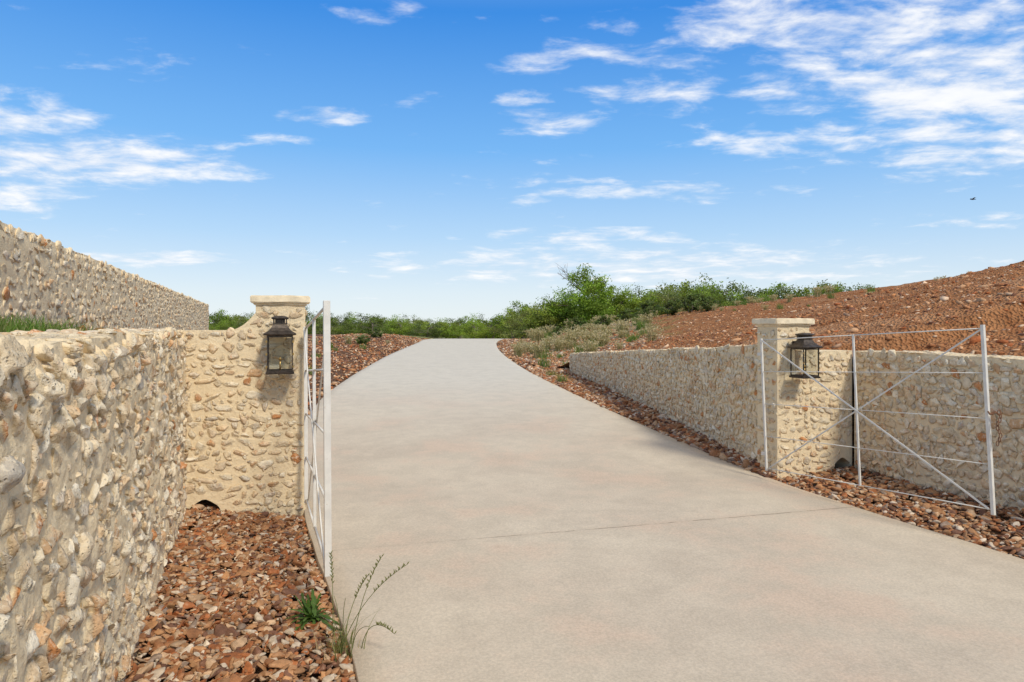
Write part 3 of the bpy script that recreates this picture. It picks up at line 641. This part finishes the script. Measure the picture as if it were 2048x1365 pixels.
for k in range(50):
    a=r.random()*6.28; L=r.uniform(.08,.19); el=r.uniform(.25,1.25); b=np.array([wx+r.normal()*.016,wy+r.normal()*.016,.03]); d=np.array([math.cos(a)*math.cos(el),math.sin(a)*math.cos(el),math.sin(el)]); sd=np.array([-math.sin(a),math.cos(a),0]); V=[]
    for j in range(8):
        t=j/7; wv=.011*math.sin(math.pi*min(1,t*.95+.05))**.7*(1+.4*(-1)**j); p=b+d*L*t+np.array([0,0,-.08*t*t*math.cos(el)]); V+=[p-sd*wv,p+np.array([0,0,-.003]),p+sd*wv]
    F=[]
    for j in range(7): F+=[(3*j,3*j+1,3*j+4,3*j+3),(3*j+1,3*j+2,3*j+5,3*j+4)]
    mb.add(V,F,np.array([.085,.15,.03])*r.uniform(.5,1.6))
mb.obj('weed',M_leaf,loc=(wx,wy,0.),smooth=True,label='dark green leafy weed sprouting from the gravel strip',category='weed')
# small bird in flight
bm_=MB(); B0=np.array([27.,40.,9.1])
tube(bm_,[B0+np.array([-.16,0,-.01]),B0+np.array([-.11,0,0]),B0,B0+np.array([.10,0,0]),B0+np.array([.19,0,.0])],[.006,.028,.04,.022,.012],8)
for s in(-1,1):
    w=[B0+np.array([-.06,0,.02]),B0+np.array([.05,0,.02]),B0+np.array([.08,s*.16,.07]),B0+np.array([.02,s*.3,.03]),B0+np.array([-.03,s*.16,.08])]
    bm_.add(w,[(0,1,2,4),(4,2,3)])
bm_.obj('bird',M_bird,loc=tuple(B0),label='small dark bird gliding in the open sky',category='bird')
# ------------------------------------------------------------------ world
w=bpy.data.worlds.new('World'); scene.world=w; w.use_nodes=True; nt=w.node_tree; nt.nodes.clear(); N=NT(nt)
SUN=Vector((.54,-.79,.88)).normalized(); el=math.asin(SUN.z); az=math.atan2(SUN.x,SUN.y)
out=nt.nodes.new('ShaderNodeOutputWorld'); bg=nt.nodes.new('ShaderNodeBackground'); nt.links.new(bg.outputs[0],out.inputs[0])
sky=nt.nodes.new('ShaderNodeTexSky'); sky.sky_type='NISHITA'; sky.sun_disc=False; sky.sun_elevation=el; sky.sun_rotation=az; sky.air_density=1.0; sky.dust_density=.6; sky.ozone_density=1.5
co=N.coord('Generated'); X=N.xyz(co); ya=N.math('MAXIMUM',N.math('ABSOLUTE',X[1]),.08)
u=N.math('DIVIDE',X[0],ya); v=N.math('DIVIDE',N.math('MAXIMUM',X[2],-.02),ya)
rp=nt.nodes.new('ShaderNodeValToRGB'); cr=rp.color_ramp; N.lk(X[2],rp.inputs[0])
stops=[(0,(.87,.94,.96)),(.05,(.76,.88,.97)),(.13,(.48,.72,.99)),(.25,(.19,.50,.97)),(.42,(.04,.28,.83)),(.58,(.35,.5,.8)),(1,(1.08,.98,.90))]
cr.elements[0].position=0; cr.elements[0].color=(*stops[0][1],1); cr.elements[1].position=1; cr.elements[1].color=(*stops[-1][1],1)
for p,c in stops[1:-1]:
    e=cr.elements.new(p); e.color=(*c,1)
vm=nt.nodes.new('ShaderNodeVectorMath'); vm.operation='SCALE'; nt.links.new(rp.outputs[0],vm.inputs[0]); vm.inputs['Scale'].default_value=10.
base=N.mix(.88,sky.outputs[0],vm.outputs[0])
blobs=[(1900,170,350,180,1.25),(1750,50,480,85,1.),(1560,180,150,45,.85),(1190,112,210,36,.72),(1320,185,160,38,.8),(1090,242,120,28,.8),(1045,200,60,18,.65),(640,232,80,24,.85),(170,325,320,58,1.2),(50,240,140,60,.85),(40,392,120,45,.9),(540,283,95,14,.75),(275,110,130,28,.6),(800,26,100,26,.65),(1200,380,330,26,.6),(1180,475,210,20,.75),(300,517,170,18,.9),(1300,530,560,42,.85),(1650,285,260,45,.9),(1950,440,150,14,.6)]
m=None
for cx,cy,rx,ry,a in blobs:
    cu,cv=(cx-1024)/1365,(655-cy)/1365
    du=N.math('MULTIPLY_ADD',u,1365/rx/1.2,-cu*1365/rx/1.2); dv=N.math('MULTIPLY_ADD',v,1365/ry/1.2,-cv*1365/ry/1.2)
    q=N.math('MULTIPLY_ADD',dv,dv,N.math('MULTIPLY',du,du)); g=N.math('MULTIPLY_ADD',q,-a,a)
    m=g if m is None else N.math('MAXIMUM',m,g)
m=N.math('MAXIMUM',m,-.4)
k=N.math('ADD',v,.3); P=N.comb(N.math('DIVIDE',u,k),N.math('DIVIDE',2.1,k),0.0)
cn=N.noise(P,5.6,7,.6,.2)
cn2=N.noise(P,2.0,2,.5)
dens=N.math('ADD',N.math('MULTIPLY',m,.26),N.math('ADD',N.math('MULTIPLY',N.math('SUBTRACT',cn,.5),1.15),N.math('MULTIPLY_ADD',cn2,.25,-.125+.5)))
cl=N.rng(dens,.54,.94)
shade=N.mix(N.rng(cn,.4,.75),(8.9,9.2,9.8),(10.4,10.4,10.4))
skyc=N.mix(N.math('MULTIPLY',cl,.95),base,shade)
N.lk(skyc,bg.inputs[0]); bg.inputs[1].default_value=.10
w.cycles.sampling_method='MANUAL'; w.cycles.sample_map_resolution=256
sun=bpy.data.lights.new('sun','SUN'); sun.energy=2.6; sun.angle=math.radians(9); sun.color=(1,.93,.82); so=bpy.data.objects.new('sun',sun); COL.objects.link(so)
so.rotation_euler=SUN.to_track_quat('Z','Y').to_euler(); so.location=(10,-20,25)
cam=bpy.data.cameras.new('camera'); cam.lens=24; cam.sensor_width=36; cam.shift_y=-27.5/2048; cam.clip_end=3000; cam.clip_start=.05
c=bpy.data.objects.new('camera',cam); COL.objects.link(c); c.location=(0,0,1.6); c.rotation_euler=(math.pi/2,0,0); scene.camera=c
scene.view_settings.view_transform='Standard'; scene.view_settings.look='None'; scene.view_settings.exposure=0
